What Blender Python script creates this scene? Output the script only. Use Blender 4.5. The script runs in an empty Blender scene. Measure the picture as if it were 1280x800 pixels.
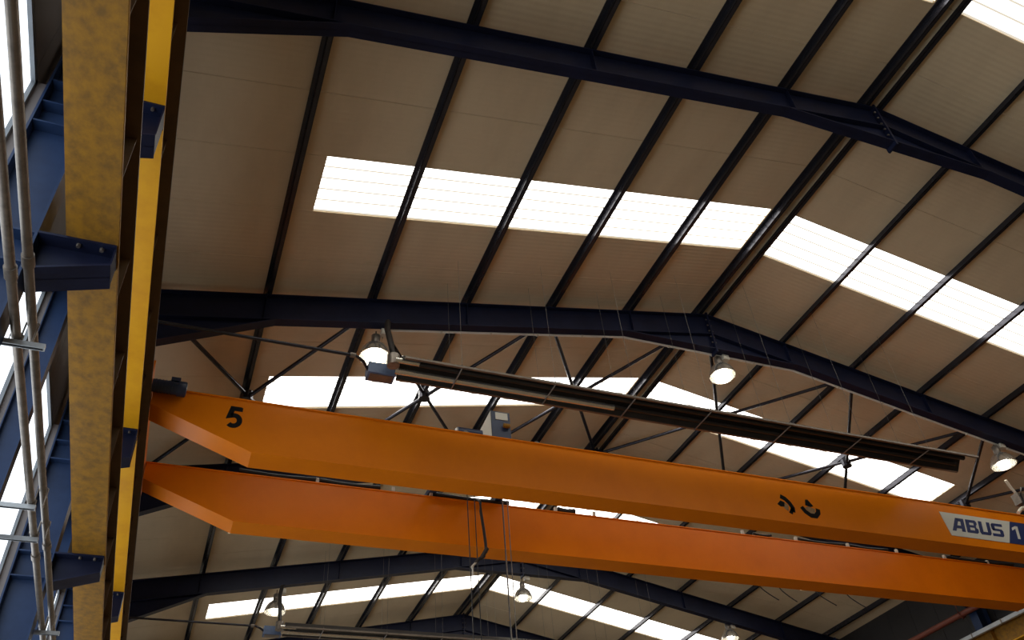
import bpy, bmesh, math, random
from mathutils import Vector, Matrix

random.seed(5)
scene = bpy.context.scene
COL = scene.collection
H = 1.6                      # eye height; all heights below are given above the eye and raised by H when built

# ------------------------------------------------------------------ camera
cd = bpy.data.cameras.new('camera')
cam = bpy.data.objects.new('camera', cd)
COL.objects.link(cam)
cd.sensor_width = 36.0
cd.lens = 1040.19 / 1280 * 36.0
cd.clip_start = 0.05
right = Vector((0.93204268, -0.35515302, -0.07185249))
down = Vector((0.18323274, 0.63303144, -0.75212829))
fwd = Vector((0.31260551, 0.68784993, 0.65508798))
cam.matrix_world = Matrix(((right.x, -down.x, -fwd.x, 0), (right.y, -down.y, -fwd.y, 0),
                           (right.z, -down.z, -fwd.z, H), (0, 0, 0, 1)))
scene.camera = cam

# ------------------------------------------------------------------ world, exposure
w = bpy.data.worlds.new('overcast_sky')
scene.world = w
w.use_nodes = True
w.node_tree.nodes['Background'].inputs[0].default_value = (0.80, 0.88, 1.0, 1)
w.node_tree.nodes['Background'].inputs[1].default_value = 1.5
scene.view_settings.view_transform = 'Standard'
scene.view_settings.look = 'None'
scene.view_settings.gamma = 1.0
scene.view_settings.exposure = -0.93
SKYLIGHT_POWER = 9.0
WINDOW_POWER = 4.0
LAMP_POWER = 40.0

# ------------------------------------------------------------------ dimensions
XR, ZR, SL = 10.3035, 12.639, 0.1982         # ridge and roof slope (purlin line)
MIR = 2 * XR
F0, BAY = 5.79, 6.0
KS = list(range(-6, 6))                      # bays; the rearmost unseen ones are added to light the crane
KF = list(range(-2, 6))                      # portal frames
YBACK, YEND = F0 - 36.3, F0 + 30.3
XWL, XWR = -2.16, MIR + 2.16
def frame_y(k): return F0 + BAY * k
def zc(x): return ZR - SL * abs(x - XR)

# ------------------------------------------------------------------ materials
def nmat(name, col, rough=0.5, metal=0.0, var=None, vscale=3.0, vamt=0.5, bump=0.0, bscale=40.0, stretch=(1, 1, 1), spec=0.5, lo=0.42, hi=0.68):
    m = bpy.data.materials.new(name); m.use_nodes = True
    nt = m.node_tree; b = nt.nodes['Principled BSDF']
    b.inputs['Roughness'].default_value = rough
    b.inputs['Metallic'].default_value = metal
    b.inputs['Specular IOR Level'].default_value = spec
    tc = nt.nodes.new('ShaderNodeNewGeometry')
    mp = nt.nodes.new('ShaderNodeMapping'); mp.inputs['Scale'].default_value = stretch
    nt.links.new(tc.outputs['Position'], mp.inputs['Vector'])
    if var is None: var = tuple(c * 0.75 for c in col)
    n = nt.nodes.new('ShaderNodeTexNoise'); n.inputs['Scale'].default_value = vscale
    n.inputs['Detail'].default_value = 6; n.inputs['Roughness'].default_value = 0.65
    nt.links.new(mp.outputs[0], n.inputs['Vector'])
    r = nt.nodes.new('ShaderNodeMapRange'); r.inputs[1].default_value = lo; r.inputs[2].default_value = hi
    r.inputs[4].default_value = vamt
    nt.links.new(n.outputs['Fac'], r.inputs[0])
    mx = nt.nodes.new('ShaderNodeMix'); mx.data_type = 'RGBA'
    mx.inputs[6].default_value = (*col, 1); mx.inputs[7].default_value = (*var, 1)
    nt.links.new(r.outputs[0], mx.inputs[0]); nt.links.new(mx.outputs[2], b.inputs['Base Color'])
    if bump:
        n2 = nt.nodes.new('ShaderNodeTexNoise'); n2.inputs['Scale'].default_value = bscale
        nt.links.new(mp.outputs[0], n2.inputs['Vector'])
        bp = nt.nodes.new('ShaderNodeBump'); bp.inputs['Strength'].default_value = bump; bp.inputs['Distance'].default_value = 0.01
        nt.links.new(n2.outputs['Fac'], bp.inputs['Height']); nt.links.new(bp.outputs[0], b.inputs['Normal'])
    return m
def emat(name, col, power, bands=None):
    m = bpy.data.materials.new(name); m.use_nodes = True
    nt = m.node_tree; nt.nodes.clear()
    o = nt.nodes.new('ShaderNodeOutputMaterial'); e = nt.nodes.new('ShaderNodeEmission')
    e.inputs[0].default_value = (*col, 1); e.inputs[1].default_value = power
    nt.links.new(e.outputs[0], o.inputs[0])
    return m

M = {}
M['navy'] = nmat('navy_steel_paint', (0.011, 0.015, 0.041), 0.40, 0, (0.008, 0.010, 0.026), 2.5, 0.8, spec=0.2)
M['blue'] = nmat('window_lit_blue_paint', (0.020, 0.041, 0.102), 0.40, 0, (0.014, 0.028, 0.072), 2.5, 0.8, spec=0.22)  # frame paint brightened: window light put into the column colour
M['purlin'] = nmat('dark_purlin_steel', (0.048, 0.048, 0.062), 0.27, 0.6, (0.035, 0.035, 0.045), 6, 0.8)
M['liner'] = nmat('roof_liner', (0.74, 0.60, 0.40), 0.55, 0, (0.65, 0.52, 0.34), 0.8, 0.8, stretch=(1.5, 0.5, 1))
def add_ribs(m, pitch, strength):
    nt = m.node_tree; b = nt.nodes['Principled BSDF']
    g = nt.nodes.new('ShaderNodeNewGeometry'); wv = nt.nodes.new('ShaderNodeTexWave')
    wv.wave_type = 'BANDS'; wv.bands_direction = 'Y'; wv.inputs['Scale'].default_value = 0.314 / pitch
    wv.inputs['Distortion'].default_value = 0.0
    nt.links.new(g.outputs['Position'], wv.inputs['Vector'])
    bp = nt.nodes.new('ShaderNodeBump'); bp.inputs['Strength'].default_value = strength; bp.inputs['Distance'].default_value = 0.006
    nt.links.new(wv.outputs['Fac'], bp.inputs['Height']); nt.links.new(bp.outputs[0], b.inputs['Normal'])
add_ribs(M['liner'], 0.10, 0.6)
M['orange'] = nmat('crane_orange', (0.82, 0.215, 0.003), 0.30, 0, (0.74, 0.185, 0.003), 1.2, 0.8, 0.02, 30, spec=0.15)
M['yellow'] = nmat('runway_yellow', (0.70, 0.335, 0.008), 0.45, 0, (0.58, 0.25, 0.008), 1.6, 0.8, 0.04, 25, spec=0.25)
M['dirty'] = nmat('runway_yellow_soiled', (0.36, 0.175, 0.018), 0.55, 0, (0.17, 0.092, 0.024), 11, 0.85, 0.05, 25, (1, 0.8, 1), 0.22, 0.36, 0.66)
M['webshade'] = nmat('runway_web_shaded', (0.11, 0.060, 0.022), 0.55, 0, (0.065, 0.038, 0.016), 3, 0.8)  # runway yellow turned brown: shade on the window-side webs put into the colour
M['galv'] = nmat('galvanised_tube', (0.25, 0.215, 0.18), 0.40, 0.6, (0.14, 0.118, 0.10), 9, 0.8)
M['chain'] = nmat('dull_chain', (0.13, 0.12, 0.105), 0.5, 0.4, (0.09, 0.08, 0.07), 20, 0.8)
M['alu'] = nmat('spun_aluminium', (0.78, 0.76, 0.70), 0.25, 0.85, (0.68, 0.66, 0.6), 8, 0.6)
M['dark'] = nmat('heater_black_steel', (0.030, 0.026, 0.024), 0.45, 0.3, (0.018, 0.016, 0.015), 5, 0.7)
M['refl'] = nmat('heater_reflector', (0.20, 0.165, 0.13), 0.45, 0.6, (0.13, 0.105, 0.085), 6, 0.8)
M['burner'] = nmat('burner_blue', (0.10, 0.15, 0.26), 0.5, 0, (0.07, 0.10, 0.18), 8, 0.8)
M['motor'] = nmat('motor_blue', (0.018, 0.034, 0.085), 0.4, 0, (0.012, 0.022, 0.055), 8, 0.8)
M['rubber'] = nmat('black_cable', (0.010, 0.010, 0.011), 0.55)
M['black'] = nmat('black_marking', (0.006, 0.006, 0.007), 0.6, spec=0.15)
M['plate'] = nmat('white_nameplate', (0.66, 0.64, 0.55), 0.45, 0, (0.60, 0.58, 0.49), 2, 0.6)
M['transfer'] = nmat('worn_transfer_cream', (0.36, 0.22, 0.10), 0.6, 0, (0.22, 0.09, 0.02), 14, 0.9)
M['ink'] = nmat('navy_print', (0.015, 0.028, 0.12), 0.5)
M['conduit'] = nmat('white_conduit', (0.85, 0.83, 0.76), 0.4)
M['white'] = nmat('white_plastic', (0.70, 0.66, 0.55), 0.5)
M['clad'] = nmat('wall_cladding', (0.17, 0.15, 0.145), 0.6, 0, (0.13, 0.115, 0.11), 1.5, 0.7)
M['gable'] = nmat('pale_gable_cladding', (0.62, 0.53, 0.39), 0.6, 0, (0.55, 0.47, 0.34), 1.5, 0.7)  # unseen gables made pale to bounce light onto the crane webs
M['cladshade'] = nmat('shaded_wall_cladding', (0.022, 0.019, 0.018), 0.6, 0, (0.015, 0.013, 0.012), 1.5, 0.7)  # wall cladding darkened: low light on the far side put into the colour
M['strut'] = nmat('pale_strut', (0.42, 0.45, 0.47), 0.45, 0.3, (0.33, 0.35, 0.37), 5, 0.7)
M['winframe'] = nmat('window_frame_grey', (0.17, 0.19, 0.21), 0.45, 0.2, (0.13, 0.14, 0.155), 3, 0.7)
M['concrete'] = nmat('floor_concrete', (0.205, 0.138, 0.066), 0.6, 0, (0.17, 0.112, 0.053), 0.7, 0.7, 0.1, 15)
M['redpipe'] = nmat('red_oxide_pipe', (0.20, 0.050, 0.028), 0.5, 0, (0.14, 0.035, 0.02), 5, 0.7)
M['sky'] = emat('lit_rooflight_sheet', (1.0, 0.965, 0.89), SKYLIGHT_POWER)
M['rib'] = emat('lit_rooflight_rib', (1.0, 0.90, 0.74), SKYLIGHT_POWER * 0.17)
M['pane'] = emat('lit_window_pane', (0.86, 0.93, 1.0), WINDOW_POWER)
M['bulb'] = emat('lamp_bulb_lit', (1.0, 0.93, 0.78), LAMP_POWER)

# ------------------------------------------------------------------ mesh helpers
class MB:
    def __init__(s): s.v = []; s.f = []; s.sm = []
    def add(s, vs, fs, smooth=False):
        o = len(s.v); s.v += [Vector(p) for p in vs]
        for f in fs: s.f.append([o + i for i in f]); s.sm.append(smooth)
        return s
    def box(s, x0, x1, y0, y1, z0, z1):
        return s.add([(x, y, z) for x in (x0, x1) for y in (y0, y1) for z in (z0, z1)],
                     [(0, 1, 3, 2), (4, 6, 7, 5), (0, 4, 5, 1), (2, 3, 7, 6), (0, 2, 6, 4), (1, 5, 7, 3)])
    def prism(s, poly, y0, y1, ax='y'):
        n = len(poly)
        if ax == 'y': vs = [(a, y0, b) for a, b in poly] + [(a, y1, b) for a, b in poly]
        elif ax == 'x': vs = [(y0, a, b) for a, b in poly] + [(y1, a, b) for a, b in poly]
        else: vs = [(a, b, y0) for a, b in poly] + [(a, b, y1) for a, b in poly]
        fs = [tuple(range(n - 1, -1, -1)), tuple(range(n, 2 * n))] + [(i, (i + 1) % n, n + (i + 1) % n, n + i) for i in range(n)]
        return s.add(vs, fs)
    def tube(s, pts, r, n=10, cap=True, smooth=True):
        pts = [Vector(p) for p in pts]; rings = []
        for i, p in enumerate(pts):
            a = pts[max(i - 1, 0)]; b = pts[min(i + 1, len(pts) - 1)]
            t = (b - a).normalized()
            ref = Vector((0, 0, 1)) if abs(t.z) < 0.95 else Vector((1, 0, 0))
            u = t.cross(ref).normalized(); w_ = t.cross(u)
            rr = r[i] if isinstance(r, (list, tuple)) else r
            rings.append([p + (u * math.cos(2 * math.pi * k / n) + w_ * math.sin(2 * math.pi * k / n)) * rr for k in range(n)])
        fs = []
        for i in range(len(pts) - 1):
            for k in range(n): fs.append((i * n + k, i * n + (k + 1) % n, (i + 1) * n + (k + 1) % n, (i + 1) * n + k))
        s.add([q for rg in rings for q in rg], fs, smooth)
        if cap:
            s.add(rings[0], [tuple(range(n))]); s.add(rings[-1], [tuple(range(n))])
        return s
    def lathe(s, prof, cx, cy, n=24):
        vs = [(cx + r * math.cos(2 * math.pi * k / n), cy + r * math.sin(2 * math.pi * k / n), z) for r, z in prof for k in range(n)]
        fs = [(i * n + k, i * n + (k + 1) % n, (i + 1) * n + (k + 1) % n, (i + 1) * n + k) for i in range(len(prof) - 1) for k in range(n)]
        return s.add(vs, fs, True)
    def ibeam_y(s, x, z0, z1, y0, y1, wd, tf, tw, wtop=None):
        wtop = wtop or wd
        s.box(x - wd / 2, x + wd / 2, y0, y1, z0, z0 + tf)
        s.box(x - wtop / 2, x + wtop / 2, y0, y1, z1 - tf, z1)
        return s.box(x - tw / 2, x + tw / 2, y0, y1, z0 + tf, z1 - tf)
    def build(s, name, mat, parent=None, lift=True):
        vs = [Vector((p.x, p.y, p.z + (H if lift else 0))) for p in s.v]
        if parent is None:
            lo = [min(p[i] for p in vs) for i in range(3)]; hi = [max(p[i] for p in vs) for i in range(3)]
            org = Vector(((lo[0] + hi[0]) / 2, (lo[1] + hi[1]) / 2, lo[2])); loc = org
        else:
            org = Vector(parent['_o']); loc = Vector((0, 0, 0))
        me = bpy.data.meshes.new(name)
        me.from_pydata([tuple(p - org) for p in vs], [], s.f)
        bm = bmesh.new(); bm.from_mesh(me)
        bmesh.ops.recalc_face_normals(bm, faces=bm.faces); bm.to_mesh(me); bm.free()
        for i, p in enumerate(me.polygons): p.use_smooth = s.sm[i]
        me.materials.append(M[mat])
        o = bpy.data.objects.new(name, me); COL.objects.link(o)
        o.location = loc; o['_o'] = tuple(org)
        if parent is not None: o.parent = parent
        return o
def empty(name, x, y, z):
    o = bpy.data.objects.new(name, None); COL.objects.link(o)
    o.empty_display_size = 0.2
    o.location = (x, y, z + H); o['_o'] = (x, y, z + H)
    return o
def tag(o, label=None, cat=None, group=None, kind=None):
    if label: o['label'] = label
    if cat: o['category'] = cat
    if group: o['group'] = group
    if kind: o['kind'] = kind
    return o
def copy_tree(o, parent=None, shift=(0, 0, 0)):
    c = o.copy(); COL.objects.link(c); c.parent = parent
    c['_o'] = tuple(Vector(o['_o']) + Vector(shift))
    if parent is None: c.location = Vector(o.location) + Vector(shift)
    for ch in o.children: copy_tree(ch, c, shift)
    return c
def bolt(parent, x, y, z, ax='y', r=0.018, h=0.03, name='bolt', mat='galv'):
    d = {'x': (h, 0, 0), 'y': (0, h, 0), 'z': (0, 0, h)}[ax]
    return MB().tube([(x, y, z), (x + d[0], y + d[1], z + d[2])], r, 6, True, False).build(name, mat, parent)

# ================================================================== THE SETTING
tag(MB().box(XWL - 0.3, XWR + 0.3, YBACK - 0.3, YEND + 0.3, -H - 0.2, -H).build('floor', 'concrete'), 'worn concrete floor of the hall', None, None, 'structure')

# --- ceiling: liner panels between the seams, both slopes
ceil = empty('ceiling', XR, 14.8, 9.9)
tag(ceil, 'cream metal roof liner panels with fine ribs', None, None, 'structure')
PW = 1.2
def liner_panel(mb, xa, xb, ya, yb):
    # a shallow tray: flat sheet with a small folded rib along each seam
    for i, (u, t) in enumerate([(0.0, 0.0)]):
        za, zb = zc(xa) + 0.105, zc(xb) + 0.105
        g = 0.006
        mb.prism([(xa, za), (xb, zb), (xb, zb + 0.06), (xa, za + 0.06)], ya + g, yb - g)
SKY = []
y = F0 + 2.75 - PW * math.floor((F0 + 2.75 - YBACK) / PW) - PW
while y < YEND:
    sky = any(abs(y - (frame_y(k) + 2.75)) < 0.05 for k in KS[:-1])
    ya, yb = max(y, YBACK), min(y + PW, YEND)
    if yb - ya > 0.05:
        for sd in (0, 1):
            segs = [(XWL - 0.1, XR)] if not sky else [(XWL - 0.1, 0.93), (10.02, XR)]
            for xa, xb in segs:
                if sd: xa, xb = MIR - xa, MIR - xb
                mb = MB(); liner_panel(mb, xa, xb, ya, yb)
                mb.build('roof_panel', 'liner', ceil)
        if sky: SKY.append(y)
    y += PW
for sd in (0, 1):       # a folded closing strip along the ridge, above the panels
    x2 = XR + (0.4 if sd else -0.4)
    MB().prism([(XR, zc(XR) + 0.17), (x2, zc(x2) + 0.17), (x2, zc(x2) + 0.19), (XR, zc(XR) + 0.19)], YBACK, YEND).build('ridge_flashing', 'liner', ceil)

# --- rooflights: ribbed translucent sheets
wn = 0
for y in SKY:
    for sd in (0, 1):
        wn += 1
        xs = [0.93, 10.02] if not sd else [MIR - 0.93, MIR - 10.02]
        o = MB(); rib = MB()
        n = 5; p = PW / n
        prof = []
        for i in range(n):
            a = y + i * p
            prof += [(a, 0.13), (a + p * 0.84, 0.13), (a + p * 0.87, 0.155), (a + p * 0.97, 0.155)]
        prof.append((y + PW, 0.13))
        for (a, ha), (b, hb) in zip(prof[:-1], prof[1:]):
            tgt = o if ha == hb and ha < 0.14 else rib
            tgt.add([(xs[0], a, zc(xs[0]) + ha), (xs[1], a, zc(xs[1]) + ha), (xs[1], b, zc(xs[1]) + hb), (xs[0], b, zc(xs[0]) + hb)], [(0, 1, 2, 3)])
        win = o.build('window_%d' % wn, 'sky'); tag(win, None, None, None, 'structure')
        rib.build('sheet_rib', 'rib', win)
        # sealing cap above the sheet so no gap is left to the sky
        fr = MB()
        fr.prism([(xs[0], zc(xs[0]) + 0.21), (xs[1], zc(xs[1]) + 0.21), (xs[1], zc(xs[1]) + 0.23), (xs[0], zc(xs[0]) + 0.23)], y - 0.05, y + PW + 0.05)
        fr.build('outer_sheet', 'liner', win)
WN = wn

# --- window side wall: sill wall, windows, cladding above
WZ0, WZ1 = 0.8, 7.28
XCO_ = -2.08
wl = empty('wall_left', XWL, 14.8, -H)
tag(wl, 'grey clad wall beside the crane runway, windows below', None, None, 'structure')
MB().box(XWL - 0.2, XWL, YBACK, YEND, -H, WZ0).build('sill_wall', 'clad', wl)
yy = YBACK
while yy < YEND - 0.01:
    y2 = min(yy + 1.0, YEND)
    MB().box(XWL - 0.12, XWL, yy + 0.004, y2 - 0.004, WZ1, 10.3).build('cladding_panel', 'clad', wl)
    yy = y2
tag(MB().box(XWL - 0.16, XWL - 0.13, YBACK, YEND, WZ1, 10.4).build('wall_left_outer_skin', 'clad', wl))
for k in KS[:-1]:
    for h in (0, 1):
        wn += 1
        ya = frame_y(k) + 3.0 * h + (0.12 if h == 0 else 0.06); yb = frame_y(k) + 3.0 * h + 3.0 - (0.06 if h == 0 else 0.12)
        win = MB().box(XWL - 0.06, XWL - 0.045, ya + 0.03, yb - 0.03, WZ0 + 0.05, WZ1 - 0.05).build('window_%d' % wn, 'pane')
        tag(win, None, None, None, 'structure')
        for a in ((ya, ya + 0.05, WZ0, WZ1), (yb - 0.05, yb, WZ0, WZ1), (ya, yb, WZ0, WZ0 + 0.07), (ya, yb, WZ1 - 0.07, WZ1)):
            MB().box(XWL - 0.08, XWL - 0.005, *a).build('window_frame', 'winframe', win)
        for i in (1, 2):
            zz = WZ0 + (WZ1 - WZ0) * i / 3 - 1.0
            MB().box(XWL - 0.075, XWL - 0.02, ya, yb, zz, zz + 0.05).build('glazing_bar', 'winframe', win)
        # jamb strip filling the wall beside the window
    for yq, wd in ((frame_y(k), 0.12), (frame_y(k) + 3.0, 0.06)):
        MB().box(XWL - 0.15, XCO_ if wd > 0.1 else -2.10, yq - wd, yq + wd, WZ0, WZ1).build('jamb', 'clad', wl)

# --- far side wall and end walls
wr = empty('wall_right', XWR, 14.8, -H)
tag(wr, 'clad wall with painted-in shade behind the far crane runway', None, None, 'structure')
yy = YBACK
while yy < YEND - 0.01:
    y2 = min(yy + 1.0, YEND)
    MB().box(XWR, XWR + 0.12, yy + 0.004, y2 - 0.004, -H, 10.3).build('cladding_panel', 'cladshade', wr)
    yy = y2
MB().box(XWR + 0.13, XWR + 0.16, YBACK, YEND, -H, 10.4).build('outer_skin', 'clad', wr)
for nm, yq in (('wall_back', YBACK), ('wall_end', YEND)):
    gp = [(XWL - 0.2, -H), (XWR + 0.2, -H), (XWR + 0.2, zc(XWR) + 0.2), (XR, ZR + 0.2), (XWL - 0.2, zc(XWL) + 0.2)]
    yb0, yb1 = (yq - 0.2, yq) if nm == 'wall_back' else (yq, yq + 0.2)
    tag(MB().prism(gp, yb0, yb1).build(nm, 'gable'), 'unseen gable wall of the hall, pale to bounce light', None, None, 'structure')

# ================================================================== PORTAL FRAMES
XCI, XCO = -1.63, -2.08      # inner and outer flange faces of the column
FW = 0.20                    # rafter flange width
def make_frame(k):
    yf = frame_y(k)
    root = empty('portal_frame', XR, yf, -H)
    for sd in (0, 1):
        def X(x): return MIR - x if sd else x
        def P(poly): return [(X(a), b) for a, b in poly]
        top = zc(XCI) - 0.1
        c = MB()
        c.prism(P([(XCI, -H), (XCI - 0.022, -H), (XCI - 0.022, top), (XCI, top)]), yf - 0.14, yf + 0.14)
        c.prism(P([(XCO, -H), (XCO + 0.022, -H), (XCO + 0.022, top - 0.05), (XCO, top - 0.05)]), yf - 0.14, yf + 0.14)
        c.prism(P([(XCO, -H), (XCI, -H), (XCI, top), (XCO, top - 0.08)]), yf - 0.008, yf + 0.008)
        col = c.build('column', 'blue', root)
        for zs in (4.98, 5.32, 6.72, 7.02, 7.36, 7.72):
            MB().prism(P([(XCO + 0.022, zs), (XCI - 0.022, zs), (XCI - 0.022, zs + 0.018), (XCO + 0.022, zs + 0.018)]), yf - 0.13, yf + 0.13).build('stiffener', 'blue', col)
        r = MB()
        xa, xb = XCI, XR
        T, B = -0.102, -0.70
        r.prism(P([(xa - 0.45, zc(xa - 0.45) + T), (xb, zc(xb) + T), (xb, zc(xb) + T - 0.02), (xa - 0.45, zc(xa - 0.45) + T - 0.02)]), yf - FW / 2, yf + FW / 2)
        r.prism(P([(xa, zc(xa) + B), (xb, zc(xb) + B), (xb, zc(xb) + B + 0.02), (xa, zc(xa) + B + 0.02)]), yf - FW / 2, yf + FW / 2)
        r.prism(P([(xa, zc(xa) + B), (xb, zc(xb) + B), (xb, zc(xb) + T), (xa, zc(xa) + T)]), yf - 0.006, yf + 0.006)
        raf = r.build('rafter', 'navy', root)
        for xs in (0.505, 4.362, 8.22):          # stiffener pairs under some purlins
            MB().prism(P([(xs - 0.006, zc(xs) + B + 0.02), (xs + 0.006, zc(xs) + B + 0.02), (xs + 0.006, zc(xs) + T - 0.02), (xs - 0.006, zc(xs) + T - 0.02)]), yf - 0.09, yf + 0.09).build('stiffener', 'navy', raf)
        # eave haunch
        hn = MB()
        hx = 0.72
        zb = zc(hx) + B
        z0 = 8.90
        hn.prism(P([(XCI, z0), (hx, zb), (hx, zb + 0.02), (XCI, z0 + 0.02)]), yf - FW / 2, yf + FW / 2)
        hn.prism(P([(XCI, z0), (hx, zb), (XCI, zc(XCI) + B)]), yf - 0.006, yf + 0.006)
        hn.build('haunch', 'navy', root)
        # corbels carrying the two runway beams
        for zt, zc0, zc1 in ((5.335, 4.90, 5.10), (7.365, 6.70, 6.88)):
            xt = -1.03
            cb = MB()
            cb.prism(P([(XCI, zt), (xt, zt), (xt, zt - 0.022), (XCI, zt - 0.022)]), yf - 0.15, yf + 0.15)
            cb.prism(P([(XCI, zc0), (xt, zc1), (xt, zc1 + 0.022), (XCI, zc0 + 0.022)]), yf - 0.15, yf + 0.15)
            cb.prism(P([(XCI, zc0), (xt, zc1), (xt, zt), (XCI, zt)]), yf - 0.008, yf + 0.008)
            cb.prism(P([(xt - 0.0, zc1), (xt - 0.014, zc1), (xt - 0.014, zt), (xt, zt)]), yf - 0.12, yf + 0.12)
            cbo = cb.build('corbel', 'navy', root)
            for bx in (-1.32, -1.14):
                for by in (-0.10, 0.10):
                    bolt(cbo, X(bx), yf + by, zt - 0.055, 'z')
    # apex haunch with its flat bottom, end plates and bolts
    ap = MB()
    za = 11.30
    xl = XR - 2.25
    zb_ = zc(xl) - 0.70
    ap.prism([(xl, zb_), (MIR - xl, zb_), (MIR - xl, zb_ + 0.02), (xl, zb_ + 0.02)], yf - FW / 2, yf + FW / 2)
    ap.prism([(xl, zb_), (MIR - xl, zb_), (XR, zc(XR) - 0.68)], yf - 0.006, yf + 0.006)
    ap.build('apex_haunch', 'navy', root)
    for sgn in (-1, 1):
        ep = MB().box(min(XR, XR + sgn * 0.022), max(XR, XR + sgn * 0.022), yf - 0.11, yf + 0.11, zb_ - 0.09, zc(XR) - 0.06).build('end_plate', 'navy', root)
        for i in range(6):
            for by in (-0.07, 0.07):
                bolt(ep, XR + sgn * 0.022, yf + by, zb_ + 0.03 + i * 0.17, 'x', 0.017, sgn * 0.035)
    return root
FRAME_LABEL = {
    -2: 'navy steel portal frame three bays before the crane, no lamps or nameplate near it',
    -1: 'navy steel portal frame two bays before the crane, no lamps fixed to it',
    0: 'navy steel portal frame one bay before the crane, no lamps or conduit on it',
    1: 'navy steel portal frame directly over the crane, with three lamps and white conduit',
    2: 'navy steel portal frame just behind the crane girders where the roof cross bracing ends',
    3: 'navy steel portal frame beyond the crane, carrying the second row of lamps',
    4: 'navy steel portal frame beyond the second lamp row, seen past the hoist ropes',
    5: 'navy steel portal frame standing against the far gable wall'}
proto = make_frame(0)
for k in KF:
    fr = proto if k == 0 else copy_tree(proto, None, (0, BAY * k, 0))
    tag(fr, FRAME_LABEL[k], 'portal frame', 'portal frames of the hall')

# mid-bay wall posts
def ordinal(n): return ['first', 'second', 'third', 'fourth', 'fifth', 'sixth', 'seventh', 'eighth'][n]
for k in KF[:-1]:
    yf = frame_y(k) + 3.0
    c = MB()
    c.box(-1.882, -1.87, yf - 0.08, yf + 0.08, -H, 9.95); c.box(-2.10, -2.088, yf - 0.08, yf + 0.08, -H, 9.95)
    c.box(-2.088, -1.882, yf - 0.005, yf + 0.005, -H, 9.95)
    where = {0: 'one bay before the crane frame', 1: 'behind the left runway beams beside the crane', 2: 'just past the crane',
             3: 'past the second lamp row', 4: 'next to the far gable', -1: 'two bays before the crane', -2: 'three bays before the crane'}[k]
    tag(c.build('wall_post', 'blue'), 'slim blue wall post between windows, ' + where, 'post', 'mid bay wall posts')

# ================================================================== PURLINS
PX = [XR - 0.186] + [XR - 2.084 - 1.929 * i for i in range(6)]
def purlin(x, sd):
    s = 1 if not sd else -1      # flange direction
    t = 0.008
    z0, z1 = zc(x) - 0.085, zc(x) + 0.10
    sl = SL * (1 if not sd else -1)
    prof = [(-0.035, z0), (0.035, z0)]
    m = MB()
    def q(a, za, b, zb):
        m.prism([(x + a * s, za), (x + b * s, za), (x + b * s, zb), (x + a * s, zb)], YBACK + 0.05, YEND - 0.05)
    q(-t / 2, z0, t / 2, z1)                       # web
    q(-t / 2, z0, 0.075, z0 + t)                   # bottom flange
    q(0.075 - t, z0, 0.075, z0 + 0.022)            # lip
    q(-0.07, z1 - t - 0.012, t / 2, z1 - 0.012)    # top flange
    q(-0.07, z1 - 0.034, -0.07 + t, z1 - 0.012)
    return m.build('purlin', 'purlin')
for sd in (0, 1):
    side = 'window-side slope' if not sd else 'far slope'
    for i, x in enumerate(PX):
        xx = MIR - x if sd else x
        o = purlin(xx, sd)
        lab = ('dark steel ridge purlin on the ' + side) if i == 0 else 'dark steel roof purlin, %s below the ridge pair on the %s' % (ordinal(i - 1), side)
        tag(o, lab, 'purlin', 'roof purlins')

# ================================================================== ROOF CROSS BRACING (bay behind the lamp frame)
YA, YB = frame_y(1) + 0.12, frame_y(2) - 0.12
EX = [-1.42, 2.433, 6.291, XR]
BRL = ['nearest the ridge', 'midway down', 'nearest the eave']
for sd in (0, 1):
    side = 'window-side slope' if not sd else 'far slope'
    for i in range(3):
        a, b = EX[i], EX[i + 1]
        if i == 2: b = XR - 0.12
        if sd: a, b = MIR - a, MIR - b
        if i == 0: a += 0.1 if not sd else -0.1
        xm = (a + b) / 2; ym = (YA + YB) / 2
        root = empty('cross_brace', xm, ym, zc(xm) - 0.35)
        d = -0.19
        pts = [((a, YA), (b, YB)), ((b, YA), (a, YB))]
        for j, (p, r) in enumerate(pts):
            off = d - 0.075 * j
            MB().tube([(p[0], p[1], zc(p[0]) + off), (r[0], r[1], zc(r[0]) + off)], 0.042, 8).build('brace_rod', 'purlin', root)
        MB().tube([(xm, ym, zc(xm) + d - 0.14), (xm, ym, zc(xm) + d + 0.06)], 0.13, 10, True, False).build('node_plate', 'purlin', root)
        tag(root, 'dark tubular roof cross brace over the crane, %s on the %s' % (BRL[2 - i], side), 'cross brace', 'roof cross bracing over the crane')

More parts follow.
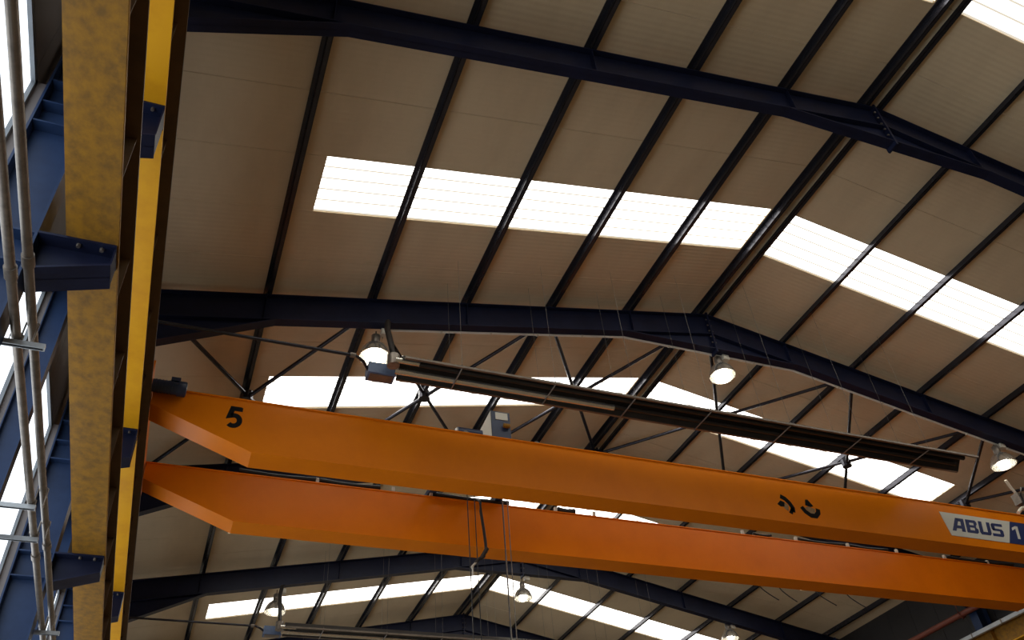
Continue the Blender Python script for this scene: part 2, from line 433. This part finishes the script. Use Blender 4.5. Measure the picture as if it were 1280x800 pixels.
# ================================================================== RUNWAY BEAMS
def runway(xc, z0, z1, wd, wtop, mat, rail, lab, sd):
    wmat = 'dirty' if sd else 'webshade'
    root = empty('runway_beam', xc, 14.8, z0)
    MB().box(xc - wd / 2, xc + wd / 2, YBACK + 0.1, YEND - 0.1, z0, z0 + 0.028).build('bottom_flange', mat, root)
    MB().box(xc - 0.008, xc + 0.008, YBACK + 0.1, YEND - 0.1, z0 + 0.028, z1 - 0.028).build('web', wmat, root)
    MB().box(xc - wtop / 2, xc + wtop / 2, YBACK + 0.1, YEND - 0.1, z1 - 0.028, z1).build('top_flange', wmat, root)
    if not rail:
        MB().box(xc - wd / 2 + 0.03, xc + wd / 2 - 0.005, YBACK + 0.1, YEND - 0.1, z0 - 0.004, z0).build('cover_plate', mat, root)
    yq = F0 - 6 + 0.75
    while yq < YEND - 0.3:
        for sg in (-1, 1):
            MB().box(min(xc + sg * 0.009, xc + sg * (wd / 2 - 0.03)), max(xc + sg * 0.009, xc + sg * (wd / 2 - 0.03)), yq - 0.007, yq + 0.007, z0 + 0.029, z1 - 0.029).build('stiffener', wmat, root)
        yq += 1.5
    if rail:
        MB().prism([(xc - 0.06, z1), (xc + 0.06, z1), (xc + 0.025, z1 + 0.02), (xc + 0.03, z1 + 0.06), (xc - 0.03, z1 + 0.06), (xc - 0.025, z1 + 0.02)], YBACK + 0.1, YEND - 0.1).build('crane_rail', 'galv', root)
    tag(root, lab, 'beam', 'crane runway beams')
    return root
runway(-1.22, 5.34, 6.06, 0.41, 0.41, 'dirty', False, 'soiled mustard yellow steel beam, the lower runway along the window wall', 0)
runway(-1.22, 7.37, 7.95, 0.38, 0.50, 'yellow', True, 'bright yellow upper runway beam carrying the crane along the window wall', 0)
runway(MIR + 1.22, 5.34, 6.06, 0.41, 0.41, 'dirty', False, 'soiled yellow steel beam, the lower runway along the far wall', 1)
runway(MIR + 1.22, 7.37, 7.95, 0.38, 0.50, 'yellow', True, 'yellow upper runway beam under the far end of the crane, beside silver trunking', 1)

# ================================================================== CRANE
Y1, Y2 = 11.868, 14.208
GB, GT, GW = 7.36, 8.335, 0.47
crane = empty('overhead_crane', XR, (Y1 + Y2 + GW) / 2, 7.36)
tag(crane, 'orange double girder overhead travelling crane with number and white nameplate', 'crane')
def girder(y0):
    pl = [(-0.97, 8.00), (0.66, GB), (MIR - 0.66, GB), (MIR + 0.97, 8.00), (MIR + 0.97, GT - 0.02), (-0.97, GT - 0.02)]
    g = MB().prism(pl, y0, y0 + GW).build('girder', 'orange', crane)
    MB().box(-0.99, MIR + 0.99, y0 - 0.025, y0 + GW + 0.025, GT - 0.02, GT).build('top_plate', 'orange', g)
    MB().box(-0.9, MIR + 0.9, y0 + GW / 2 - 0.03, y0 + GW / 2 + 0.03, GT, GT + 0.05).build('trolley_rail', 'galv', g)
    return g
g1 = girder(Y1); g2 = girder(Y2)
for sd in (0, 1):
    X = (lambda a: MIR - a) if sd else (lambda a: a)
    xs = sorted((X(-1.46), X(-1.0)))
    e = MB().box(xs[0], xs[1], Y1 - 0.55, Y2 + GW + 0.55, 8.09, 8.44).build('end_carriage', 'orange', crane)
    for yy in (Y1 - 0.35, Y2 + GW + 0.35):
        MB().tube([(X(-1.22) - 0.05, yy, 8.17), (X(-1.22) + 0.05, yy, 8.17)], 0.155, 18).build('wheel', 'galv', e)
# travel drive motor at the numbered end
mt = MB().tube([(-1.0, Y1 - 0.15, 8.255), (-0.60, Y1 - 0.15, 8.255)], 0.105, 18).build('travel_motor', 'motor', crane)
MB().tube([(-0.62, Y1 - 0.15, 8.255), (-0.50, Y1 - 0.15, 8.255), (-0.485, Y1 - 0.15, 8.255)], [0.125, 0.125, 0.10], 18).build('fan_cover', 'motor', mt)
MB().box(-0.74, -0.60, Y1 - 0.21, Y1 - 0.09, 8.36, 8.43).build('terminal_box', 'motor', mt)
for i in range(6):
    MB().tube([(-0.96 + i * 0.05, Y1 - 0.15, 8.255), (-0.945 + i * 0.05, Y1 - 0.15, 8.255)], 0.113, 14).build('cooling_fin', 'motor', mt)

# --- lettering on the front girder
def ribbon(pts, wd, y, closed=False):
    m = MB(); n = len(pts); L = []; R_ = []
    for i, p in enumerate(pts):
        a = Vector(pts[(i - 1) % n] if closed or i else p); b = Vector(pts[(i + 1) % n] if closed or i < n - 1 else p); p = Vector(p)
        d0 = (p - a).normalized() if (p - a).length > 1e-6 else (b - p).normalized()
        d1 = (b - p).normalized() if (b - p).length > 1e-6 else d0
        t = (d0 + d1); t = t.normalized() if t.length > 1e-4 else d0
        nrm = Vector((-t.y, t.x)); c = max(0.5, nrm.dot(Vector((-d0.y, d0.x))))
        L.append(p + nrm * wd / 2 / c); R_.append(p - nrm * wd / 2 / c)
    rng = range(n) if closed else range(n - 1)
    for i in rng:
        j = (i + 1) % n
        m.prism([(L[i].x, L[i].y), (L[j].x, L[j].y), (R_[j].x, R_[j].y), (R_[i].x, R_[i].y)], y - 0.004, y)
    return m
def arc(cx, cy, rx, ry, a0, a1, n=14):
    return [(cx + rx * math.cos(math.radians(a0 + (a1 - a0) * i / n)), cy + ry * math.sin(math.radians(a0 + (a1 - a0) * i / n))) for i in range(n + 1)]
# figure 5, about 0.37 m high
five = [(0.405, 8.135), (0.265, 8.135), (0.235, 7.985)] + arc(0.305, 7.905, 0.095, 0.10, 118, -135, 16)
ribbon(five, 0.084, Y1).build('number', 'black', g1)
MB().prism([(0.265, 8.166), (0.425, 8.166), (0.425, 8.092), (0.265, 8.092)], Y1 - 0.0045, Y1).build('number_bar', 'black', g1)
# nameplate: white field with navy letters, navy field with a white figure
YN = Y1 - 0.012
MB().prism([(15.17, 8.105), (17.235, 8.105), (16.895, 7.548), (15.235, 7.548)], YN, Y1).build('nameplate', 'plate', g1)
MB().prism([(17.235, 8.105), (18.75, 8.105), (18.75, 7.548), (16.895, 7.548)], YN, Y1).build('nameplate_end', 'ink', g1)
def italic(poly, x0, z0, sx, sz, sh=0.30): return [(x0 + px * sx + pz * sz * sh, z0 + pz * sz) for px, pz in poly]
def letter(name, polys, x0, sx=0.335, z0=7.672, sz=0.325, mat='ink'):
    m = MB()
    for p in polys: m.prism(italic(p, x0, z0, sx, sz), YN - 0.004, YN)
    return m.build(name, mat, g1)
SA = [[(-0.12, 0), (0.20, 0), (0.52, 0.80), (0.52, 1), (0.30, 1)], [(0.70, 0), (1, 0), (1, 1), (0.70, 1)], [(0.30, 1), (0.50, 0.76), (0.70, 0.76), (0.70, 1)], [(0.24, 0.22), (0.70, 0.22), (0.70, 0.44), (0.30, 0.44)]]
SBt = [[(0, 0), (0.30, 0), (0.30, 1), (0, 1)], [(0.30, 0.79), (0.82, 0.79), (0.95, 0.86), (0.84, 1), (0.30, 1)], [(0.30, 0.42), (0.85, 0.42), (0.85, 0.60), (0.30, 0.60)],
       [(0.30, 0), (0.88, 0), (1, 0.12), (1, 0.21), (0.30, 0.21)], [(0.68, 0.60), (0.85, 0.60), (0.95, 0.68), (0.95, 0.86), (0.82, 0.79), (0.68, 0.79)], [(0.70, 0.21), (1, 0.21), (1, 0.34), (0.85, 0.42), (0.70, 0.42)]]
SU = [[(0, 0.15), (0.30, 0.22), (0.30, 1), (0, 1)], [(0.70, 0.22), (1, 0.15), (1, 1), (0.70, 1)], [(0, 0.15), (0.12, 0), (0.88, 0), (1, 0.15), (0.70, 0.22), (0.30, 0.22)]]
SS = [[(0, 0), (0.88, 0), (1, 0.12), (1, 0.21), (0, 0.21)], [(0.70, 0.21), (1, 0.21), (1, 0.45), (0.88, 0.58), (0.70, 0.58)], [(0.12, 0.42), (0.70, 0.42), (0.70, 0.60), (0.12, 0.60), (0.0, 0.56)],
      [(0, 0.56), (0.12, 0.44), (0.30, 0.55), (0.30, 0.79), (0, 0.88)], [(0, 0.79), (1, 0.79), (1, 1), (0.12, 1), (0, 0.88)]]
for nm, s, x in (('letter_a', SA, 15.36), ('letter_b', SBt, 15.745), ('letter_u', SU, 16.12), ('letter_s', SS, 16.49)): letter(nm, s, x)
m = MB(); m.prism(italic([(0.30, 0), (0.52, 0), (0.52, 1), (0.34, 1), (0.30, 0.9)], 17.12, 7.68, 0.36, 0.32), YN - 0.004, YN)
m.prism(italic([(0.0, 0.62), (0.30, 0.80), (0.36, 1.0), (0.30, 1.0), (0.0, 0.84)], 17.12, 7.68, 0.36, 0.32), YN - 0.004, YN)
m.build('figure_one', 'plate', g1)
# two weathered round transfers
mk = ribbon([(10.93, 7.93), (11.03, 7.885), (11.11, 7.80), (11.155, 7.70), (11.135, 7.60)], 0.10, Y1)
mk.prism([(10.80, 7.74), (10.90, 7.83), (10.99, 7.80), (10.96, 7.70), (10.87, 7.69)], Y1 - 0.004, Y1); mk.prism([(11.03, 7.58), (11.13, 7.72), (11.18, 7.66), (11.10, 7.54)], Y1 - 0.004, Y1)
mk = mk.build('worn_transfer', 'black', g1)
MB().prism([(10.90, 7.74), (10.99, 7.80), (11.07, 7.74), (11.03, 7.60), (10.95, 7.66)], Y1 - 0.003, Y1).build('worn_transfer_ground', 'transfer', g1)
mk = ribbon([(11.39, 7.75), (11.45, 7.65), (11.56, 7.575), (11.68, 7.575), (11.77, 7.66), (11.79, 7.75)], 0.10, Y1)
mk.prism([(11.50, 7.80), (11.54, 7.93), (11.60, 7.94), (11.70, 7.80), (11.62, 7.77)], Y1 - 0.004, Y1)
mk.build('worn_transfer', 'black', g1)
MB().prism([(11.46, 7.74), (11.56, 7.78), (11.72, 7.73), (11.68, 7.62), (11.55, 7.62)], Y1 - 0.003, Y1).build('worn_transfer_ground', 'transfer', g1)

# --- festoon line between the girders
fest = MB().box(0.3, MIR - 0.4, Y2 + 0.02, Y2 + 0.05, GT, GT + 0.02).build('festoon_rail', 'dark', crane)
for xq in (2.07, 3.56, 4.33, 7.05, 7.95, 11.7, 13.17, 14.67, 16.15, 17.67, 19.1):
    MB().box(xq - 0.03, xq + 0.03, Y2, Y2 + 0.05, GT + 0.02, GT + 0.11).build('cable_clip', 'plate', fest)
for xa, xb, rr in ((0.62, 2.05, 0.045), (2.12, 3.3, 0.045), (4.4, 6.0, 0.05), (7.1, 7.5, 0.06), (12.0, 12.5, 0.03), (13.25, 14.6, 0.03), (14.75, 15.9, 0.03), (17.75, 20.0, 0.04)):
    MB().tube([(xa + (xb - xa) * t / 6, Y2 + 0.04, GT + 0.085 - 0.03 * math.sin(math.pi * t / 6)) for t in range(7)], rr, 8).build('cable', 'rubber', fest)
for xa, xb in ((12.15, 12.6), (12.7, 13.1), (13.7, 14.2), (14.6, 15.1)):
    MB().tube([(xa + (xb - xa) * t / 6, Y2 + GW + 0.05, GB + 0.05 - 0.32 * (t / 6) ** 0.7) for t in range(7)], 0.012, 6).build('cable_tail', 'rubber', fest)

# --- hoist trolley riding on the girders
tr = empty('hoist_trolley', 5.1, 13.3, 8.39)
yt0, yt1 = Y1 + 0.1, Y2 + GW - 0.1
ytb = Y1 + 0.3
for xx in (4.35, 5.75):
    MB().box(xx - 0.07, xx + 0.07, ytb, yt1, 8.42, 8.54).build('cross_beam', 'motor', tr)
for xx in (4.35, 5.75):
    for yy in (Y1 + GW / 2, Y2 + GW / 2):
        MB().tube([(xx, yy - 0.04, 8.452), (xx, yy + 0.04, 8.452)], 0.066, 14).build('wheel', 'galv', tr)
MB().tube([(5.05, yt0 + 0.75, 8.62), (5.05, yt1 - 0.75, 8.62)], 0.19, 20).build('rope_drum', 'motor', tr)
for yy in (yt0 + 0.72, yt1 - 0.76):
    MB().box(4.30, 5.80, yy, yy + 0.04, 8.44, 8.62).build('drum_plate', 'motor', tr)
hm = MB().tube([(4.30, 12.42, 8.71), (4.78, 12.42, 8.71)], 0.10, 16).build('hoist_motor', 'motor', tr)
MB().tube([(4.27, 12.42, 8.71), (4.31, 12.42, 8.71)], 0.075, 14).build('motor_cap', 'plate', hm)
cb = MB().box(4.98, 5.36, 12.34, 12.56, 8.66, 9.27).build('control_cabinet', 'motor', tr)
MB().box(5.06, 5.31, 12.325, 12.34, 9.08, 9.24).build('cabinet_cover', 'plate', cb)
MB().prism([(4.70, 8.70), (4.975, 8.70), (4.975, 9.28)], 12.36, 12.39).build('splash_plate', 'plate', tr)
MB().tube([(5.20, 12.29, 8.93), (5.32, 12.29, 8.93)], 0.045, 12).build('signal_horn', 'dirty', tr)
tag(tr, 'dark blue hoist trolley with grey cabinet on top of the crane girders', 'hoist')
# ropes and bottom block
rp = empty('hoist_ropes', 5.1, 13.2, 1.6)
for i, (dx, dy) in enumerate(((-0.42, -0.12), (-0.34, 0.10), (-0.24, -0.02), (0.30, -0.1), (0.38, 0.12), (0.44, 0.0))):
    MB().tube([(5.1 + dx, 13.2 + dy, 8.50), (5.1 + dx * 0.92, 13.2 + dy, 2.2)], 0.009, 6).build('rope', 'galv' if i % 2 else 'rubber', rp)
MB().prism([(4.62, 2.2), (5.58, 2.2), (5.45, 1.85), (5.25, 1.7), (4.95, 1.7), (4.75, 1.85)], 13.05, 13.35).build('hook_block', 'yellow', rp)
MB().tube([(5.1, 13.2, 1.75), (5.1, 13.2, 1.55)] + [(5.1 + 0.13 * math.sin(a), 13.2, 1.42 + 0.13 * math.cos(a)) for a in [0.3 * i for i in range(0, 15)]], 0.035, 10).build('hook', 'dark', rp)
tag(rp, 'thin steel hoist ropes hanging from the crane trolley down to a hook block', 'hoist rope')
# pendant cable in front of the rear girder
pc = empty('pendant_cable', 5.3, 13.95, 6.7)
MB().tube([(5.28, 14.19, 8.37), (5.28, 14.10, 8.33), (5.28, 13.98, 8.22), (5.27, 13.96, 8.0), (5.31, 13.95, 7.6), (5.33, 13.94, 7.3), (5.33, 13.94, 7.12), (5.28, 13.93, 7.03), (5.18, 13.92, 6.97), (5.08, 13.91, 6.86)], 0.03, 8).build('cable', 'rubber', pc)
MB().tube([(5.35, 13.93, 7.2), (5.22, 13.93, 6.98)], 0.04, 8).build('cable_wrap', 'rubber', pc)
MB().tube([(5.14, 13.91, 6.92), (5.05, 13.90, 6.82), (5.0, 13.90, 6.76)], 0.022, 8).build('pull_relief', 'plate', pc)
MB().tube([(5.03, 13.90, 6.80), (5.03, 13.90, 6.62)], 0.018, 8).build('toggle', 'plate', pc)
tag(pc, 'black pendant cable hanging in front of the rear crane girder', 'cable')
# silver fitting standing on the front girder past the nameplate
ft = MB().tube([(18.47, Y1 + 0.3, 8.385), (18.52, Y1 + 0.3, 9.1)], 0.06, 8).build('cable_boom', 'galv', crane)
MB().tube([(17.77, Y1 + 0.05, 8.42), (18.17, Y1 + 0.2, 8.66), (18.52, Y1 + 0.3, 8.8)], 0.04, 8).build('arm', 'white', ft)
MB().tube([(18.47, Y1 + 0.3, 9.05), (18.27, Y1 + 0.25, 9.25), (18.14, Y1 + 0.2, 9.42)], 0.035, 8).build('stay', 'white', ft)
MB().box(18.32, 18.67, Y1 + 0.2, Y1 + 0.4, 8.85, 9.12).build('clamp', 'galv', ft)
MB().tube([(18.37, Y1 + 0.2, 8.8), (18.32, Y1 + 0.15, 9.0), (18.42, Y1 + 0.12, 9.2), (18.62, Y1 + 0.15, 9.25)], 0.025, 8).build('cable_loop', 'rubber', ft)

# ================================================================== RADIANT HEATERS
def make_heater():
    yc, z0, xa, xb = 11.03, 8.86, 2.83, 15.62
    root = empty('radiant_heater', (xa + xb) / 2, yc, z0)
    t = 0.008
    sec = [(-0.30, 0.0), (-0.13, 0.20), (0.13, 0.20), (0.30, 0.0)]
    inn = [(0.30 - 2 * t, 0.0), (0.13 - t, 0.20 - t), (-0.13 + t, 0.20 - t), (-0.30 + 2 * t, 0.0)]
    MB().prism([(yc + a, z0 + b) for a, b in sec + inn], xa, xb, 'x').build('reflector', 'dark', root)
    for sg in (-1, 1):
        ys = sorted((yc + sg * 0.29, yc + sg * 0.335))
        MB().box(xa, xb, ys[0], ys[1], z0 - 0.012, z0 + 0.03).build('reflector_lip', 'refl', root)
    MB().tube([(xa - 0.06, yc + 0.14, z0 + 0.05), (7.0, yc + 0.14, z0 + 0.05)], 0.06, 14).build('hot_tube', 'alu', root)
    MB().tube([(7.0, yc + 0.12, z0 + 0.07), (xb - 0.2, yc + 0.12, z0 + 0.07)], 0.05, 14).build('radiant_tube', 'dark', root)
    MB().tube([(xa + 0.3, yc - 0.12, z0 + 0.07), (xb - 0.2, yc - 0.12, z0 + 0.07)], 0.05, 14).build('radiant_tube', 'dark', root)
    MB().tube([(xa - 0.12, yc - 0.12, z0 + 0.08), (xa + 0.32, yc - 0.12, z0 + 0.08)], 0.05, 14).build('exhaust_stub', 'alu', root)
    bn = MB().box(2.32, 2.80, yc + 0.18, yc + 0.45, z0 - 0.02, z0 + 0.20).build('burner_box', 'burner', root)
    MB().box(2.36, 2.76, yc + 0.22, yc + 0.41, z0 - 0.03, z0 - 0.02).build('burner_cover', 'refl', bn)
    MB().tube([(2.70, yc - 0.02, z0 + 0.02), (2.70, yc - 0.02, z0 + 0.24)], 0.11, 14).build('fan_housing', 'galv', bn)
    MB().tube([(2.70, yc, z0 + 0.20), (2.68, yc + 0.1, z0 + 0.6), (2.66, yc + 0.35, z0 + 1.15), (2.72, yc + 0.55, z0 + 1.5)], 0.055, 10).build('air_hose', 'dark', root)
    for xs in (3.84, 5.6, 7.22, 8.86, 10.7, 12.46, 14.24):
        b = MB(); b.tube([(xs, yc - 0.33, z0 + 0.05), (xs, yc - 0.31, z0 - 0.02), (xs, yc + 0.31, z0 - 0.02), (xs, yc + 0.33, z0 + 0.05)], 0.014, 6)
        st = b.build('support_strap', 'galv', root)
        for sg in (-1, 1):
            ztop = zc(xs) + 0.10
            MB().tube([(xs, yc + sg * 0.33, z0 + 0.03), (xs, yc + sg * 0.33, ztop)], 0.003, 5).build('hanging_chain', 'chain', st)
    return root
h1 = make_heater()
h2 = copy_tree(h1, None, (0, 2 * BAY, 0))
tag(h1, 'long dark radiant tube heater with blue burner box hung above the crane', 'heater', 'radiant tube heaters')
tag(h2, 'long radiant tube heater hung beyond the crane before the second lamp row', 'heater', 'radiant tube heaters')
def gas_pipe(yo, lab):
    root = empty('gas_pipe', 0, 10.95 + yo, 8.9)
    MB().tube([(XWL + 0.01, 10.98 + yo, 8.94), (2.05, 10.98 + yo, 8.94), (2.2, 11.1 + yo, 8.94), (2.33, 11.3 + yo, 8.94)], 0.028, 8).build('pipe', 'purlin', root)
    MB().tube([(1.95, 10.98 + yo, 8.94), (2.04, 10.98 + yo, 8.94)], 0.045, 8).build('union', 'galv', root)
    tag(root, lab, 'pipe', 'heater gas pipes')
gas_pipe(0, 'thin dark gas pipe from the wall to the heater burner above the crane')
gas_pipe(12, 'thin dark gas pipe from the wall to the heater burner beyond the crane')

# ================================================================== LAMPS AND CONDUIT
def rafter_bottom(x):
    return max(zc(x) - 0.70, 0) if abs(x - XR) > 2.25 else zc(XR - 2.25) - 0.70
def lamp(x, k, z, lab):
    yl = frame_y(k) + 0.16
    root = empty('high_bay_lamp', x, yl, z - 0.12)
    zt = rafter_bottom(x)
    prof = [(0.30, -0.10), (0.285, -0.02), (0.25, 0.07), (0.195, 0.15), (0.12, 0.215), (0.075, 0.23)]
    MB().lathe([(r, z + h) for r, h in prof] + [(r - 0.012, z + h - 0.004) for r, h in prof[::-1]], x, yl, 28).build('reflector', 'alu', root)
    MB().lathe([(0.308, z - 0.105), (0.308, z - 0.09), (0.294, z - 0.09), (0.294, z - 0.105), (0.308, z - 0.105)], x, yl, 28).build('rim', 'alu', root)
    MB().tube([(x, yl, z + 0.22), (x, yl, z + 0.24), (x, yl, z + 0.42), (x, yl, z + 0.45)], [0.07, 0.085, 0.085, 0.04], 16).build('ballast_housing', 'galv', root)
    MB().lathe([(0.001, z - 0.06), (0.07, z - 0.045), (0.12, z + 0.03), (0.12, z + 0.08), (0.07, z + 0.16), (0.03, z + 0.21)], x, yl, 16).build('bulb', 'bulb', root)
    MB().tube([(x, yl, z + 0.44), (x, yl, zt - 0.01)], 0.012, 6).build('hanger', 'dark', root)
    j = MB().box(x + 0.08, x + 0.24, yl - 0.12, yl + 0.02, zt - 0.13, zt - 0.002).build('junction_box', 'white', root)
    MB().box(x + 0.10, x + 0.22, yl - 0.13, yl - 0.12, zt - 0.11, zt - 0.02).build('box_lid', 'white', j)
    MB().tube([(x + 0.14, yl, zt - 0.10), (x + 0.10, yl, zt - 0.3), (x + 0.03, yl, z + 0.43)], 0.008, 6).build('flex', 'rubber', root)
    tag(root, lab, 'lamp', 'high bay lamps')
lamp(2.58, 1, 9.86, 'lit high bay lamp on the frame over the crane, beside the heater burner')
lamp(10.46, 1, 11.03, 'lit high bay lamp under the ridge, on the frame over the crane')
lamp(18.2, 1, 9.88, 'lit high bay lamp above the white nameplate, on the frame over the crane')
lamp(2.63, 3, 9.84, 'lit high bay lamp beyond the crane, above the second heater burner')
lamp(10.34, 3, 10.87, 'lit high bay lamp beyond the crane, near the ridge beside the hoist ropes')
lamp(17.95, 3, 10.05, 'lit high bay lamp beyond the crane, low on the slope away from the windows')
def conduit(k, lab):
    yl = frame_y(k) + 0.122
    xl = XR - 2.25
    pts = [(2.82, yl, rafter_bottom(2.82) - 0.004), (xl, yl, rafter_bottom(xl) - 0.004), (MIR - xl, yl, rafter_bottom(xl) - 0.004), (21.0, yl, rafter_bottom(21.0) - 0.004)]
    root = empty('lighting_conduit', XR, yl, 10.3)
    for a, b in zip(pts[:-1], pts[1:]):
        MB().tube([a, b], 0.026, 8).build('conduit_tube', 'conduit', root)
        n = int((Vector(b) - Vector(a)).length / 1.3)
        for i in range(1, n + 1):
            p = Vector(a).lerp(Vector(b), i / (n + 1))
            MB().box(p.x - 0.02, p.x + 0.02, yl - 0.03, yl + 0.03, p.z - 0.028, p.z + 0.028).build('saddle', 'white', root)
    tag(root, lab, 'conduit', 'lighting conduits')
conduit(1, 'thin white conduit along the bottom of the frame over the crane')

# ================================================================== PIPES BY THE WINDOW WALL
def rail_tube(x, z, r, lab, y0=-6, y1=34):
    root = empty('service_pipe', x, 9, z)
    segs = [(-6.0, 0.0), (0.0, 5.2), (5.2, 9.9), (9.9, 16.0), (16.0, 24.0), (24.0, 34.0)]
    for i, (a, b) in enumerate(segs):
        dz = 0.0
        MB().tube([(x, a, z), (x, b, z)], r, 14).build('pipe_length', 'galv', root)
        MB().tube([(x, b - 0.06, z), (x, b + 0.06, z)], r * 1.28, 14).build('coupling', 'galv', root)
    tag(root, lab, 'pipe', 'galvanised pipes along the window wall')
rail_tube(-1.485, 4.60, 0.036, 'galvanised service pipe along the window wall, the one farther from the glass')
rail_tube(-1.56, 4.46, 0.036, 'galvanised service pipe along the window wall, the one closer to the glass')
ST = 'pale grey strut bracket holding the wall pipes '
for yq, xe, xw, lab in ((5.96, -1.34, -1.63, ST + 'on the column before the crane'), (8.64, -1.50, -1.87, ST + 'near side of the slim wall post'),
                    (9.36, -1.50, -1.87, ST + 'far side of the slim wall post'), (11.99, -1.34, -1.63, ST + 'on the column beside the crane'),
                    (17.99, -1.34, -1.63, ST + 'on the column past the crane')):
    root = empty('pipe_strut', xe, yq, 4.36)
    MB().box(-2.09 if xw < -1.7 else -1.66, xe, yq - 0.022, yq + 0.022, 4.375, 4.42).build('channel', 'strut', root)
    MB().box(-2.09 if xw < -1.7 else -1.66, xe - 0.01, yq - 0.010, yq + 0.010, 4.372, 4.376).build('slot', 'black', root)
    for px, pz in ((-1.485, 4.60), (-1.56, 4.46)):
        MB().tube([(px + 0.045, yq, 4.41), (px + 0.045, yq, pz + 0.02), (px, yq, pz + 0.046), (px - 0.045, yq, pz + 0.02), (px - 0.045, yq, 4.41)], 0.008, 6).build('pipe_clip', 'galv', root)
    tag(root, lab, 'bracket', 'pipe struts')

# ================================================================== FAR WALL SERVICES
o = empty('silver_trunking', MIR + 0.9, 16, 7.83)
MB().box(MIR + 0.85, MIR + 0.955, YBACK + 1, YEND - 1, 7.84, 7.945).build('trunking', 'strut', o)
for yq in [12 + 1.1 * i for i in range(12)]:
    MB().box(MIR + 0.84, MIR + 0.965, yq - 0.02, yq + 0.02, 7.83, 7.955).build('trunking_clip', 'galv', o)
tag(o, 'silver metal trunking along the top of the far yellow runway beam', 'trunking')
o = empty('red_pipe', MIR + 1.55, 16, 8.6)
MB().tube([(MIR + 1.48, YBACK + 1, 8.78), (MIR + 1.48, YEND - 1, 8.78)], 0.085, 14).build('pipe', 'redpipe', o)
for k in KF[1:-1]:
    yq = frame_y(k) + 0.25
    MB().tube([(MIR + 1.60, yq, 9.15), (MIR + 1.36, yq, 9.05), (MIR + 1.36, yq, 8.75), (MIR + 1.48, yq, 8.66), (MIR + 1.60, yq, 8.75)], 0.03, 8).build('pipe_hanger', 'redpipe', o)
tag(o, 'red oxide painted pipe along the far wall above the runway', 'pipe')

for ob in bpy.data.objects:
    if '_o' in ob: del ob['_o']
